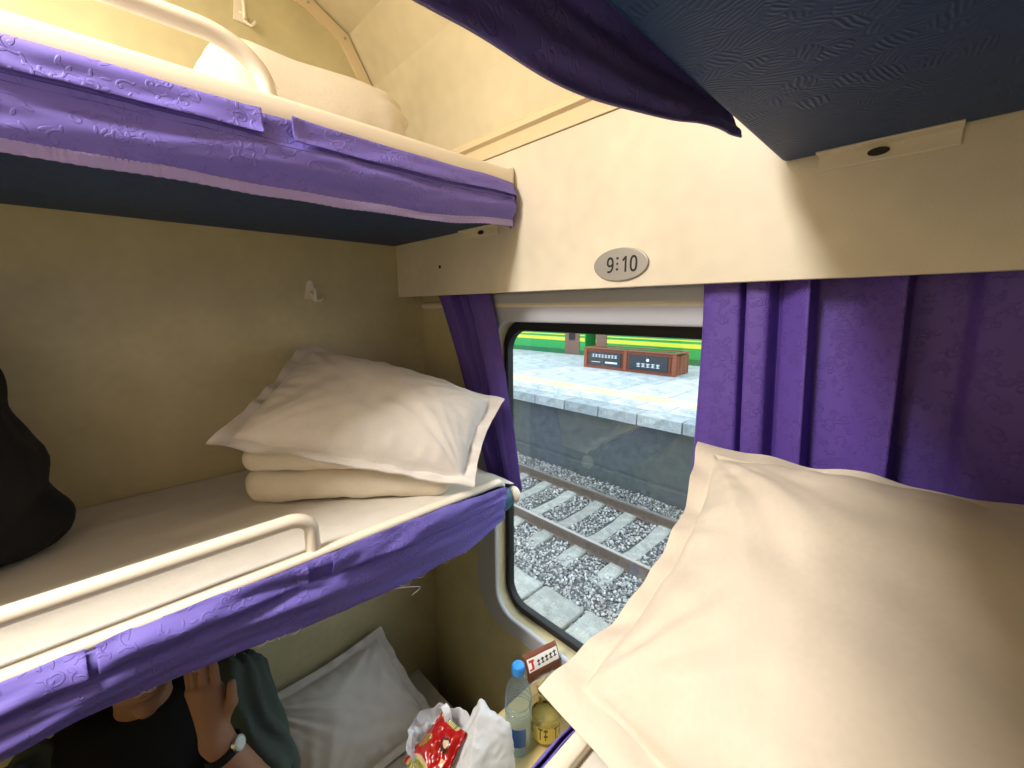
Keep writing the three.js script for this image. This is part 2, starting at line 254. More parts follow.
// ---------------------------------------------------------------- bunks
function bunk(s, o) {
  const X = (x) => s * x, fl = (g) => { if (s > 0) { const i = g.index.array; for (let k = 0; k < i.length; k += 3) { const t = i[k]; i[k] = i[k + 1]; i[k + 1] = t; } g.computeVertexNormals(); } return g; };
  const bx = (x0, x1, y0, y1, z0, z1, r) => box(Math.min(X(x0), X(x1)), Math.max(X(x0), X(x1)), y0, y1, z0, z1, r);
  const sd = o.seed, t = thing('sleeper_bunk', o.label, 'bunk', [X(0.59), o.panel, 1], null);
  part(t, 'base_panel', bx(0.297, 0.885, o.panel, o.panel + 0.05, 0.102, 1.9, 0.012), M.navy, 'navy embossed vinyl underside');
  part(t, 'mattress', bx(0.30, 0.884, o.panel + 0.0505, o.top - 0.004 - 0.022 * (o.droop ?? 0), (o.z0 ?? 0.108) + 0.02 * (o.droop ?? 0), 1.89, 0.012), o.low && !o.bare ? M.sheet : M.teal);
  if (!o.bare) part(t, 'bed_sheet', fl(sheet((u, v) => {
    const z = lerp(o.z0 ?? 0.104, 1.895, u), x = lerp(0.884, 0.291, v), e = sst(0.2, 0.1, z);
    return [X(x), o.top + 0.004 * v + 0.0035 * nz(x * 22 + sd, z * 1.6) + 0.002 * nz(x * 9, z * 7 + sd) - 0.022 * e * e * (o.droop ?? 0) + 0.001, z];
  }, 150, 60, 1.8, 0.6, 0.002)), M.sheet, 'white cotton sheet');
  if (o.low) {
    part(t, 'front_board', bx(0.31, 0.33, -0.399, o.panel - 0.001, 0.102, 1.9, 0.004), M.board);
    for (const z of [0.16, 1.0, 1.84]) part(t, 'support', bx(0.34, 0.87, -0.399, o.panel - 0.001, z - 0.015, z + 0.015, 0.003), M.partition);
    return t;
  }
  // painted edge bar
  const zc = o.barStart ?? 0.13, bar = [];
  const bp = new THREE.Shape(), hb = o.bar;
  bp.moveTo(-0.011, -hb / 2); bp.quadraticCurveTo(-0.016, 0, -0.010, hb / 2); bp.quadraticCurveTo(0, hb / 2 + 0.006, 0.009, hb / 2); bp.lineTo(0.009, -hb / 2); bp.closePath();
  const path = new THREE.CatmullRomCurve3([[0.30, o.rim + 0.012 - 0.03 * o.droop, zc - 0.028], [0.292, o.rim + 0.006 - 0.012 * o.droop, zc - 0.012], [0.287, o.rim, zc + 0.02], [0.286, o.rim, 0.5], [0.286, o.rim, 1.2], [0.286, o.rim, 1.88]].map(([x, y, z]) => new THREE.Vector3(X(x), y, z)), false, 'catmullrom', 0.3);
  const NB = 90, ring = bp.getPoints(6);
  part(t, 'edge_bar', fl(gridRaw((u, v) => { const p = path.getPoint(v), q = ring[Math.min(ring.length - 1, Math.round(u * (ring.length - 1)))]; return [p.x + X(q.x), p.y + q.y, p.z]; }, ring.length - 1, NB, 0.1, 1.8)), M.rail, 'painted steel edge');
  // guard rail
  const gy = o.guard, gz = o.guardZ;
  const gr = o.bend ?? 0.05, gp = [], gx = X(0.292), ge = 1.66;
  for (let k = 0; k <= 5; k++) gp.push([gx, lerp(o.rim - 0.01, gy - gr, k / 5.5), gz]);
  for (let k = 0; k <= 10; k++) { const a = k / 10 * Math.PI / 2; gp.push([gx, gy - gr + gr * Math.sin(a), gz + gr * 1.35 - gr * 1.35 * Math.cos(a)]); }
  for (let k = 1; k < 16; k++) gp.push([gx, gy, lerp(gz + gr * 1.35, ge - gr, k / 16)]);
  for (let k = 0; k <= 10; k++) { const a = k / 10 * Math.PI / 2; gp.push([gx, gy - gr + gr * Math.cos(a), ge - gr + gr * Math.sin(a)]); }
  gp.push([gx, o.rim - 0.01, ge]);
  part(t, 'guard_rail', tube(gp, 0.0135, 220, 14), M.rail, 'bent cream guard tube');
  // cloth skirt with raised hem, seams, lace or frayed thread
  const zs = o.skirtStart ?? 0.1, wrap = o.wrap ?? 0;
  const skx = (z, v) => {
    const w = sst(zs + 0.035, zs, z);
    return 0.274 - 0.012 * Math.sin(Math.PI * v) - o.wr * (0.010 * nz(z * 2.6 + sd, v * 2.6) + 0.007 * nz(z * 4.5 + v * 2, v * 5.5 + sd) + 0.0035 * nz(z * 14 - v * 6 + sd, v * 4)) + wrap * 0.03 * w * w;
  };
  const sy = (z, v) => lerp(o.skTop(z), o.skBot(z), v) + 0.003 * nz(z * 9 + sd, v * 2);
  const sk = part(t, 'skirt', fl(sheet((u, v) => { const z = lerp(zs, 1.9, u * u * 0.35 + u * 0.65); return [X(skx(z, v)), sy(z, v), z]; }, 260, 26, 1.8, 0.13, 0.002)), M.skirt, 'purple brocade bed skirt');
  for (const v of [0.3, 0.36]) part(sk, 'seam', tube(Array.from({ length: 60 }, (_, i) => { const z = lerp(zs, 1.9, i / 59); return [X(skx(z, v) - 0.0012), sy(z, v), z]; }), 0.0011, 240, 6), M.seam);
  const hems = [[zs, gz - 0.02], [gz + 0.022, gz + 0.30], [gz + 0.31, 1.3], [1.31, 1.9]];
  for (const [a, b] of hems) part(sk, 'hem', fl(sheet((u, v) => { const z = lerp(a, b, u), e = Math.min(1, Math.min(z - a, b - z) / 0.02); return [X(skx(z, v * 0.28) - 0.004 - 0.004 * v - 0.004 * o.wr * Math.abs(nz(z * 9 + sd, v)) - 0.004 * (1 - e)), sy(z, v * 0.28) + 0.004 * (1 - v), z]; }, 90, 8, b - a, 0.04, 0.002)), M.skirt);
  if (o.lace) {
    part(sk, 'lace_trim', fl(sheet((u, v) => { const z = lerp(zs, 1.9, u); return [X(skx(z, 0.9 + 0.1 * v) - 0.002 - 0.0009 * Math.sin(z * 1000)), sy(z, 1) + 0.013 - v * 0.015 + 0.0004 * Math.sin(z * 500), z]; }, 700, 4, 1.8, 0.017, 0.0015)), M.lace, 'pinkish lace trim');
  } else {
    const th = [];
    for (let k = 0; k < (o.threads ?? 46); k++) { const z = rr(zs + 0.02, 1.4), l = rr(0.002, 0.007), x = skx(z, 1) - 0.002, y = sy(z, 1), a = rr(-0.02, 0.02); th.push(tube([[X(x), y + 0.003, z], [X(x - 0.002), y - l * 0.6, z + a * 0.6], [X(x), y - l * 0.7, z + a]], 0.0005, 6, 4)); }
    if (o.threads !== 0) th.push(tube([[X(skx(0.5, 1)), sy(0.5, 1), 0.5], [X(0.262), sy(0.47, 1) - 0.004, 0.47], [X(0.262), sy(0.43, 1) - 0.022, 0.435], [X(0.264), sy(0.45, 1) - 0.032, 0.455]], 0.0007, 20, 5));
    part(sk, 'bottom_hem', tube(Array.from({ length: 80 }, (_, i) => { const z = lerp(zs, 1.9, i / 79); return [X(skx(z, 1)), sy(z, 1) + 0.001, z]; }), 0.0016, 300, 6), M.lace);
    if (th.length) part(sk, 'loose_threads', mergeGeometries(th), M.thread).userData.kind = 'stuff';
  }
  // wall bracket under the window end
  if (o.bracket) {
    const br = part(t, 'bracket', mergeGeometries([bx(0.345, 0.49, o.panel - 0.022, o.panel + 0.006, 0.1005, 0.106, 0.002), bx(0.345, 0.49, o.panel - 0.003, o.panel, 0.1005, 0.128, 0.001)]), M.cream, 'cream steel wall bracket');
    part(br, 'bolt', new THREE.CylinderGeometry(0.009, 0.009, 0.004, 16).rotateX(Math.PI / 2).scale(1.3, 0.55, 1).translate(X(0.412), o.panel - 0.011, 0.107), M.ink);
  }
  if (o.cap) {
    part(t, 'corner_cushion', new THREE.SphereGeometry(1, 20, 14).scale(0.03, 0.036, 0.05).translate(X(0.30), o.top - 0.055, 0.15), M.teal, 'teal vinyl mattress corner');
    part(t, 'end_cap', new THREE.SphereGeometry(1, 20, 14).scale(0.022, 0.024, 0.014).translate(X(0.288), o.top - 0.048, 0.106), M.rail, 'small cream plastic end cap');
  }
  return t;
}
const upper = { panel: 1.835, top: 1.945, rim: 1.93, bar: 0.04, guard: 2.017, guardZ: 0.645, bend: 0.062, skTop: () => 1.914, lace: true, bracket: true, wrap: 1, wr: 0.8, droop: 0 };
const middle = { panel: 1.055, top: 1.148, rim: 1.157, bar: 0.014, guard: 1.235, guardZ: 0.645, bend: 0.03, lace: false, cap: true, wr: 1.5, skirtStart: 0.165, barStart: 0.17, droop: 1, wrap: 0,
  skTop: (z) => 1.156 - 0.012 * sst(0.4, 0.15, z), skBot: (z) => 1.052 - 0.04 * sst(0.95, 0.45, z) + 0.04 * sst(0.32, 0.16, z) };
bunk(-1, { ...upper, skBot: (z) => 1.800 + 0.022 * sst(0.4, 0.1, z), seed: 3, label: 'upper bunk with lace-trimmed purple skirt and white folded quilt on it' });
bunk(1, { ...upper, skBot: (z) => 1.788 + 0.055 * sst(0.62, 0.22, z), lace: false, threads: 0, skirtStart: 0.235, wrap: 0.2, seed: 11, label: 'overhanging upper bunk seen from its navy embossed underside' });
bunk(-1, { ...middle, seed: 7, label: 'middle bunk with stacked quilts and pillow, frayed purple skirt' });
bunk(1, { ...middle, guardZ: 0.98, seed: 19, label: 'middle bunk carrying the large tilted pillow beside the drawn curtain' });
bunk(-1, { panel: 0.0, top: 0.10, low: true, seed: 23, label: 'lower bunk in shade where the person sits' });
bunk(1, { panel: 0.0, top: 0.10, low: true, bare: true, seed: 29, label: 'lower bunk hidden below the large tilted pillow' });

// ---------------------------------------------------------------- pillows and quilts
function pillowGeo([a, b, c, d], th, tb, fl, sd, wr = 1, n = [110, 76], pinch = [1, 1], extra) {   // corners a-b along u, a-d along v; th up, tb down
  const A = V(a), B = V(b), C = V(c), D = V(d), up = B.clone().sub(A).cross(D.clone().sub(A)).normalize(); if (up.y < 0) up.negate();
  const L = A.distanceTo(B), W = A.distanceTo(D);
  const f = (side) => (u, v) => {
    const p = A.clone().multiplyScalar((1 - u) * (1 - v)).addScaledVector(B, u * (1 - v)).addScaledVector(C, u * v).addScaledVector(D, (1 - u) * v);
    const fu = fl / L, fv = fl / W, a1 = Math.abs(2 * (u - fu) / (1 - 2 * fu) - 1), b1 = Math.abs(2 * (v - fv) / (1 - 2 * fv) - 1);
    const inside = a1 < 1 && b1 < 1;
    let h = inside ? Math.pow((1 - Math.pow(a1, 2.6)) * (1 - Math.pow(b1, 2.6)), 0.55) : 0;
    // sides drawn in between the corners
    const pin = pinch[0] * 0.045 * (Math.sin(Math.PI * u) * (v < 0.5 ? 1 : -1) * Math.pow(Math.abs(2 * v - 1), 2));
    const pin2 = pinch[1] * 0.05 * (Math.sin(Math.PI * v) * (u < 0.5 ? 1 : -1) * Math.pow(Math.abs(2 * u - 1), 2));
    p.addScaledVector(D.clone().sub(A), pin * 0.8).addScaledVector(B.clone().sub(A), pin2 * 0.6);
    const edge = 1 - Math.min(1, Math.min(1 - a1, 1 - b1) * 3.2), cr = inside ? Math.max(0, edge) : 0;
    const along = a1 > b1 ? v * W : u * L;
    let w = h * (0.010 * nz(u * 3 + sd, v * 2.5) + 0.005 * nz(u * 7 + v * 4 + sd, v * 8)) + wr * cr * h * 0.011 * nz(along * 34 + sd, (a1 > b1 ? u : v) * 4);
    [[0, 0], [1, 0], [1, 1], [0, 1]].forEach(([cu, cv], i) => { const x = (u - cu) * L, y = (v - cv) * W, r = Math.hypot(x, y), an = Math.atan2(Math.abs(y), Math.abs(x)); w += wr * h * 0.010 * Math.exp(-Math.pow(r / 0.22, 2)) * sst(0.03, 0.12, r) * nz(an * 6.5 + sd * 3 + i * 7, r * 2); });
    const wave = inside ? 0 : wr * 0.007 * nz(u * 9 + sd, v * 9);
    const z = (side > 0 ? th * h : -tb * h) + (side > 0 ? w : 0) + side * 0.0018 + wave + (extra && side > 0 ? extra(u, v, h) : 0);
    p.addScaledVector(up, z);
    return [p.x, p.y, p.z];
  };
  const g = mergeGeometries([gridRaw(f(1), n[0], n[1], L, W), gridRaw((u, v) => f(-1)(1 - u, v), n[0], n[1], L, W)]);
  g.computeVertexNormals(); return g;
}
single('pillow', 'white pillow with flat border on the quilt stack of the middle bunk', 'pillow',
  pillowGeo([[-0.575, 1.337, 0.755], [-0.25, 1.187, 0.281], [-0.345, 1.365, 0.085], [-0.866, 1.515, 0.452]], 0.09, 0.015, 0.032, 2.2, 2.0, [130, 90], [0, 1]), M.pillow);
single('pillow', 'large cream pillow, colour darkened for shade, lying tilted in front of the drawn purple curtain', 'pillow',
  pillowGeo([[0.243, 1.212, 0.592], [0.88, 1.22, 0.74], [0.87, 1.41, 0.13], [0.232, 1.395, 0.175]], 0.085, 0.02, 0.035, 9.4, 1.9, [170, 130], [1, 2.4]), M.shadedCreamPillow);
single('pillow', 'shaded pillow propped against the partition on the lower bunk', 'pillow',
  pillowGeo([[-0.58, 0.125, 0.66], [-0.60, 0.12, 0.17], [-0.85, 0.43, 0.27], [-0.86, 0.40, 0.72]], 0.09, 0.02, 0.03, 5.7, 2.4), M.pillow);
function quilt(name, label, cx, cy, cz, w, h, d, turn, sd, group, tilt = 0) {
  const g = softBox(w, h, d, Math.min(h * 0.46, 0.04), [56, 10, 44], (x, y, z) => 0.005 * nz(x * 9 + sd, y * 20, z * 9) + 0.004 * nz(x * 30 + sd, y * 12, z * 5) + 0.003 * nz(x * 12, z * 40 + sd));
  g.rotateZ(tilt).rotateY(turn).translate(cx, cy, cz); return single(name, label, 'quilt', g, M.quilt, group);
}
// the stack stands askew on the middle bunk: front edge from (-0.60, 0.70) to (-0.29, 0.33)
const QT = Math.atan2(0.376, 0.31), qd = [-0.77, -0.635], qc = [-0.445 + qd[0] * 0.178, 0.515 + qd[1] * 0.178];
quilt('folded_quilt', 'cream folded quilt at the bottom of the stack on the middle bunk', qc[0], 1.196, qc[1], 0.50, 0.084, 0.33, QT, 4, 'quilts under the pillow');
quilt('folded_quilt', 'cream folded quilt directly under the white bordered pillow', qc[0] + 0.004, 1.268, qc[1] + 0.004, 0.49, 0.062, 0.325, QT, 8, 'quilts under the pillow');
quilt('folded_quilt', 'folded quilt under the large tilted pillow', 0.625, 1.185, 0.36, 0.48, 0.062, 0.40, 0.03, 13);
{
  // rolled white quilt on the upper bunk: a thick fold with a gathered end
  const q = thing('rolled_quilt', 'rolled white quilt with gathered end on the upper bunk', 'quilt', [-0.63, 1.95, 0.45]);
  const g = softBox(0.42, 0.19, 0.43, 0.09, [60, 24, 52], (x, y, z) => { const e = sst(0.11, 0.2, -z); return 0.006 * nz(x * 8, y * 10, z * 8) + 0.005 * nz(x * 28, z * 4, y * 9) + e * 0.014 * nz(Math.atan2(y, x * 0.5) * 5, Math.hypot(x, y) * 18) - e * 0.02 * Math.max(0, 1 - Math.hypot(x * 1.2 - 0.1, y) * 9); });
  part(q, 'roll', g.translate(-0.665, 2.046, 0.475), M.quilt);
}

// ---------------------------------------------------------------- curtains
function curtain(label, top, fold, y0, y1, shift, nv = 40) {
  const pts = top.map(([x, z]) => new THREE.Vector3(x, 0, z)), cv = new THREE.CatmullRomCurve3(pts, false, 'catmullrom', 0.18), N = top.length * 10, P = cv.getSpacedPoints(N), L = cv.getLength();
  const g = sheet((u, v) => { const p = P[Math.round(u * N)], y = lerp(y0, y1, v); return [shift(p.x, v, u), y, clamp(p.z * (1 + fold * 0.15 * nz(u * 9, v * 3)) + 0.004 * nz(u * 14, v * 4) * v, 0.024, 0.079)]; }, N, nv, L, y0 - y1, 0.0012);
  return single('curtain', label, 'curtain', g, M.curtain);
}
curtain('long purple damask curtain hanging in pleats beside the large pillow', [[0.165, 0.03], [0.178, 0.066], [0.2, 0.074], [0.24, 0.07], [0.247, 0.036], [0.254, 0.07], [0.287, 0.066], [0.296, 0.032], [0.305, 0.048], [0.346, 0.076], [0.352, 0.034], [0.40, 0.044], [0.459, 0.077], [0.466, 0.034], [0.52, 0.04], [0.535, 0.058], [0.60, 0.076], [0.61, 0.036], [0.68, 0.05], [0.74, 0.076], [0.75, 0.036], [0.82, 0.042], [0.87, 0.05]],
  1, 1.69, 0.64, (x, v, u) => x + 0.05 * v * (1 - sst(0.3, 0.6, x) * 0.6) - (x < 0.2 ? 0.10 * v * v * (1 - (x - 0.165) / 0.035) : 0));
{
  const xs = Array.from({ length: 13 }, (_, i) => [lerp(-0.735, -0.465, i / 12), [0.035, 0.058, 0.066, 0.064, 0.060, 0.032, 0.05, 0.03, 0.055, 0.066, 0.062, 0.05, 0.034][i]]);
  curtain('narrow purple curtain gathered behind the stacked quilts', xs, 0.5, 1.685, 1.075, (x, v) => { const t = (x + 0.735) / 0.27, l = lerp(-0.735, -0.455, Math.pow(v, 0.9)), r = lerp(-0.468, -0.325, Math.pow(v, 0.8)); return lerp(l, r, t); }, 30);
}

// ---------------------------------------------------------------- berth number plaque
const font = await new FontLoader().loadAsync('fonts/droid/droid_sans_regular.typeface.json');
{
  const g = thing('number_plaque', 'oval grey berth number plate reading 9 and 10', 'plaque', [0.023, 1.674, 0.101]);
  const e = new THREE.Shape(); e.absellipse(0, 0, 0.063, 0.033, 0, Math.PI * 2);
  part(g, 'plate', new THREE.ExtrudeGeometry(e, { depth: 0.002, bevelEnabled: true, bevelSize: 0.0016, bevelThickness: 0.0016, bevelSegments: 3, bevelOffset: -0.0016, curveSegments: 48 }).translate(0.023, 1.707, 0.1022), M.plaque, 'brushed grey oval');
  const txt = (s, size, x, y) => { const t = new TextGeometry(s, { font, size, depth: 0.0006, curveSegments: 6, bevelEnabled: true, bevelSize: 0.0006, bevelThickness: 0.0002, bevelSegments: 1 }); t.computeBoundingBox(); return t.scale(0.82, 1, 1).translate(x, y, 0.1059); };
  part(g, 'numeral_nine', txt('9', 0.03, -0.008, 1.692), M.ink); part(g, 'numeral_ten', txt('10', 0.03, 0.027, 1.692), M.ink);
  for (let k = 0; k < 3; k++) part(g, 'dot', txt(['=', '+', '='][k], 0.008, 0.0155, 1.6935 + k * 0.011), M.ink);
}

// ---------------------------------------------------------------- coat hooks on the partition
function hook(y, z, label) {   // drawn at half size, then enlarged about its screw
  const g = thing('coat_hook', label, 'hook', [-0.8898, y - 0.02, z]);
  const pl = new THREE.Shape(); pl.moveTo(-0.014, -0.022); pl.lineTo(0.014, -0.022); pl.lineTo(0.009, 0.008); pl.absarc(0, 0.016, 0.009, 0, Math.PI); pl.closePath();
  part(g, 'plate', extr(pl, 0, 0.005, 0.0012).rotateY(Math.PI / 2).translate(-0.8898, y, z), M.rail);
  part(g, 'prong', tube([[-0.886, y - 0.004, z], [-0.868, y - 0.014, z], [-0.858, y - 0.026, z], [-0.856, y - 0.012, z], [-0.855, y + 0.002, z]], 0.0035, 30, 8), M.rail);
  g.scale.setScalar(1.25);
  part(g, 'lower_prong', tube([[-0.886, y - 0.016, z - 0.006], [-0.876, y - 0.026, z - 0.016], [-0.87, y - 0.02, z - 0.022]], 0.003, 20, 8), M.rail);
}
hook(1.672, 0.404, 'small cream coat hook on shaded partition above the stacked pillow');
hook(2.385, 0.517, 'small cream coat hook on bright partition above the rolled quilt');

// ---------------------------------------------------------------- black bag on the middle bunk
{
  const f = union([ell([-0.66, 1.34, 1.22], [0.17, 0.20, 0.225]), ell([-0.67, 1.50, 1.24], [0.15, 0.17, 0.215]), ell([-0.70, 1.22, 1.07], [0.10, 0.075, 0.10]), ell([-0.69, 1.33, 1.045], [0.09, 0.055, 0.05])], 0.03);
  const g = thing('black_bag', 'black soft bag bulging on the middle bunk beside the guard tube', 'bag', [-0.66, 1.155, 1.2]);
  part(g, 'body', meshField((x, y, z) => Math.max(f(x, y, z) + 0.008 * nz(x * 22, y * 22, z * 22), 1.156 - y), [-0.88, 1.13, 0.92], [-0.46, 1.72, 1.52], 0.012), M.blackCloth);
  part(g, 'handle', tube([[-0.66, 1.65, 1.2], [-0.66, 1.70, 1.22], [-0.66, 1.71, 1.28], [-0.66, 1.65, 1.33]], 0.01, 30, 8), M.blackCloth);
}

// ---------------------------------------------------------------- table and what stands on it
const TY = 0.45;
{
  const g = thing('table', 'small cream table under the window', 'table', [0, -0.4, 0.25]);
  part(g, 'table_top', box(-0.27, 0.27, TY - 0.028, TY, 0.02, 0.50, 0.01), M.table);
  part(g, 'leg', cyl(0, -0.399, 0.40, 0.018, 0.018, TY + 0.37), M.steel); part(g, 'base', cyl(0, -0.399, 0.40, 0.07, 0.05, 0.02), M.steel);
  part(g, 'wall_rail', box(-0.25, 0.25, TY - 0.06, TY - 0.029, 0.021, 0.04), M.steel);
}
const lathe = (pts, x, y, z, seg = 40) => new THREE.LatheGeometry(pts.map(([r, h]) => new THREE.Vector2(r, h)), seg).translate(x, y, z);
{
  const bx = -0.157, bz = 0.222, g = thing('water_bottle', 'clear plastic water bottle with blue cap standing on the table', 'bottle', [bx, TY + 0.001, bz]);
  const clear = phy({ color: hex(222, 234, 242), transmission: 0.92, thickness: 0, roughness: 0.06, ior: 1.4 });
  part(g, 'bottle', lathe([[0.001, 0.001], [0.027, 0.001], [0.034, 0.008], [0.035, 0.05], [0.0325, 0.056], [0.035, 0.062], [0.035, 0.12], [0.0325, 0.126], [0.035, 0.132], [0.035, 0.15], [0.0325, 0.155], [0.035, 0.160], [0.034, 0.176], [0.029, 0.198], [0.020, 0.214], [0.0145, 0.220], [0.0145, 0.238]], bx, TY + 0.001, bz), clear, 'clear ribbed plastic');
  part(g, 'paper_band', new THREE.LatheGeometry([[0.0354, 0.04], [0.0358, 0.041], [0.0358, 0.094], [0.0354, 0.095]].map(([r, h]) => new THREE.Vector2(r, h)), 24, 0.1, 1.25).translate(bx, TY + 0.001, bz), std({ color: hex(44, 92, 172), roughness: 0.5 }), 'blue printed patch');
  for (const h of [0.125, 0.135, 0.152]) part(g, 'rib', new THREE.TorusGeometry(0.0352, 0.0012, 8, 40).rotateX(Math.PI / 2).translate(bx, TY + h, bz), clear);
  const cap = part(g, 'cap', lathe([[0.001, 0.2605], [0.013, 0.2605], [0.0155, 0.258], [0.0165, 0.254], [0.0165, 0.235], [0.0155, 0.234]], bx, TY + 0.001, bz), std({ color: hex(52, 150, 235), roughness: 0.4 }), 'bright blue screw cap');
  const ridges = []; for (let k = 0; k < 28; k++) { const a = k / 28 * Math.PI * 2; ridges.push(new THREE.BoxGeometry(0.0012, 0.014, 0.0012).rotateY(-a).translate(bx + Math.cos(a) * 0.0166, TY + 0.246, bz + Math.sin(a) * 0.0166)); }
  part(cap, 'grip_ridges', mergeGeometries(ridges), cap.material);
}
{
  const jx = -0.128, jz = 0.145, g = thing('food_tub', 'short clear tub with yellow wrapper on the table beside the bottle', 'tub', [jx, TY + 0.001, jz]);
  const clear = phy({ color: hex(244, 240, 215), transmission: 1, thickness: 0, roughness: 0.08, ior: 1.4 });
  part(g, 'tub', lathe([[0.001, 0.001], [0.034, 0.001], [0.040, 0.008], [0.042, 0.05], [0.043, 0.088], [0.046, 0.09], [0.046, 0.093], [0.042, 0.094]], jx, TY + 0.001, jz), clear);
  part(g, 'contents', lathe([[0.001, 0.004], [0.033, 0.004], [0.038, 0.01], [0.040, 0.06], [0.001, 0.064]], jx, TY + 0.001, jz), std({ color: hex(190, 168, 84), map: sized(texConcrete, 0.2), roughness: 0.6 }), 'olive yellow contents');
  part(g, 'wrapper', lathe([[0.0412, 0.018], [0.0415, 0.019], [0.0428, 0.066], [0.0425, 0.067]], jx, TY + 0.001, jz), std({ color: 0xffffff, roughness: 0.4, map: canvas(512, 128, (c, w, h) => {
    c.fillStyle = '#c4ae52'; c.fillRect(0, 0, w, h); c.fillStyle = '#4a4620'; for (let k = 0; k < 6; k++) { const x = k * 86 + 18; c.fillRect(x, 40, 26, 8); c.fillRect(x + 9, 32, 7, 44); c.fillRect(x + 30, 44, 22, 7); c.fillRect(x + 32, 60, 20, 7); c.fillRect(x + 38, 40, 6, 36); } c.fillStyle = '#e6d684'; c.fillRect(0, 96, w, 18); }) }), 'yellow wrapper with dark marks');
}
{
  // wafer packet standing on the table against the window wall
  const g = thing('snack_packet', 'clear packet of wafers with brown and white header leaning by the window', 'packet', [-0.19, TY + 0.001, 0.08]);
  const cb = [[-0.176, TY + 0.002, 0.135], [-0.150, TY + 0.002, 0.035]], ct = [[-0.234, 0.625, 0.125], [-0.206, 0.628, 0.024]], nn = V([0.93, 0.28, 0.25]).normalize();
  const at = (u, v, n) => [0, 1, 2].map((k) => lerp(lerp(cb[0][k], cb[1][k], u), lerp(ct[0][k], ct[1][k], u), v) + n * nn.getComponent(k));
  const puff = (u, v) => 0.016 * Math.pow(Math.max(0, (1 - Math.pow(Math.abs(2 * u - 1), 2.4)) * (1 - Math.pow(Math.abs(2 * v - 1), 4))), 0.6) + 0.003 * nz(u * 9, v * 14);
  part(g, 'wrapper', mergeGeometries([gridRaw((u, v) => at(u, v * 0.62, puff(u, v)), 24, 40, 1, 1), gridRaw((u, v) => at(1 - u, v * 0.62, -0.6 * puff(u, v)), 24, 40, 1, 1)]), phy({ color: hex(250, 246, 232), transmission: 0.8, thickness: 0, roughness: 0.2, ior: 1.4 }), 'crinkled clear film');
  const wm = std({ color: hex(226, 200, 140), map: sized(texConcrete, 0.1), roughness: 0.9 });
  for (let k = 0; k < 3; k++) part(g, 'wafer', new RoundedBoxGeometry(0.014, 0.028, 0.078, 2, 0.005).rotateZ(0.28).rotateY(0.26).translate(...at(0.5, 0.12 + k * 0.185, 0.002)), wm);
  part(g, 'header', sheet((u, v) => at(u * 1.08 - 0.04, lerp(1, 0.56, v), 0.006 + 0.009 * Math.sin(Math.PI * v) + 0.002 * nz(u * 6, v * 4)), 16, 14, 1, 1, 0.002), std({ color: 0xffffff, roughness: 0.4, map: canvas(256, 256, (c, w, h) => {
    c.save(); c.translate(0, h); c.scale(1, -1);
    c.fillStyle = '#6a3a2a'; c.fillRect(0, 0, w, h); c.fillStyle = '#8a4c34'; c.fillRect(0, 0, w, 34); c.fillStyle = '#efe6dc'; c.fillRect(14, 44, 236, 112); c.fillStyle = '#d02a2a'; c.fillRect(26, 60, 40, 18); c.fillRect(42, 60, 16, 84); c.fillRect(22, 128, 30, 16); c.fillStyle = '#2c2422';
    for (let k = 0; k < 5; k++) { c.fillRect(84 + k * 32, 86 - k * 3, 25, 10); c.fillRect(92 + k * 32, 78 - k * 3, 9, 52); c.fillRect(84 + k * 32, 118 - k * 3, 25, 9); } c.fillStyle = '#4a261c'; c.fillRect(90, 196, 90, 18); c.restore(); }) }), 'brown and white printed header card');
}
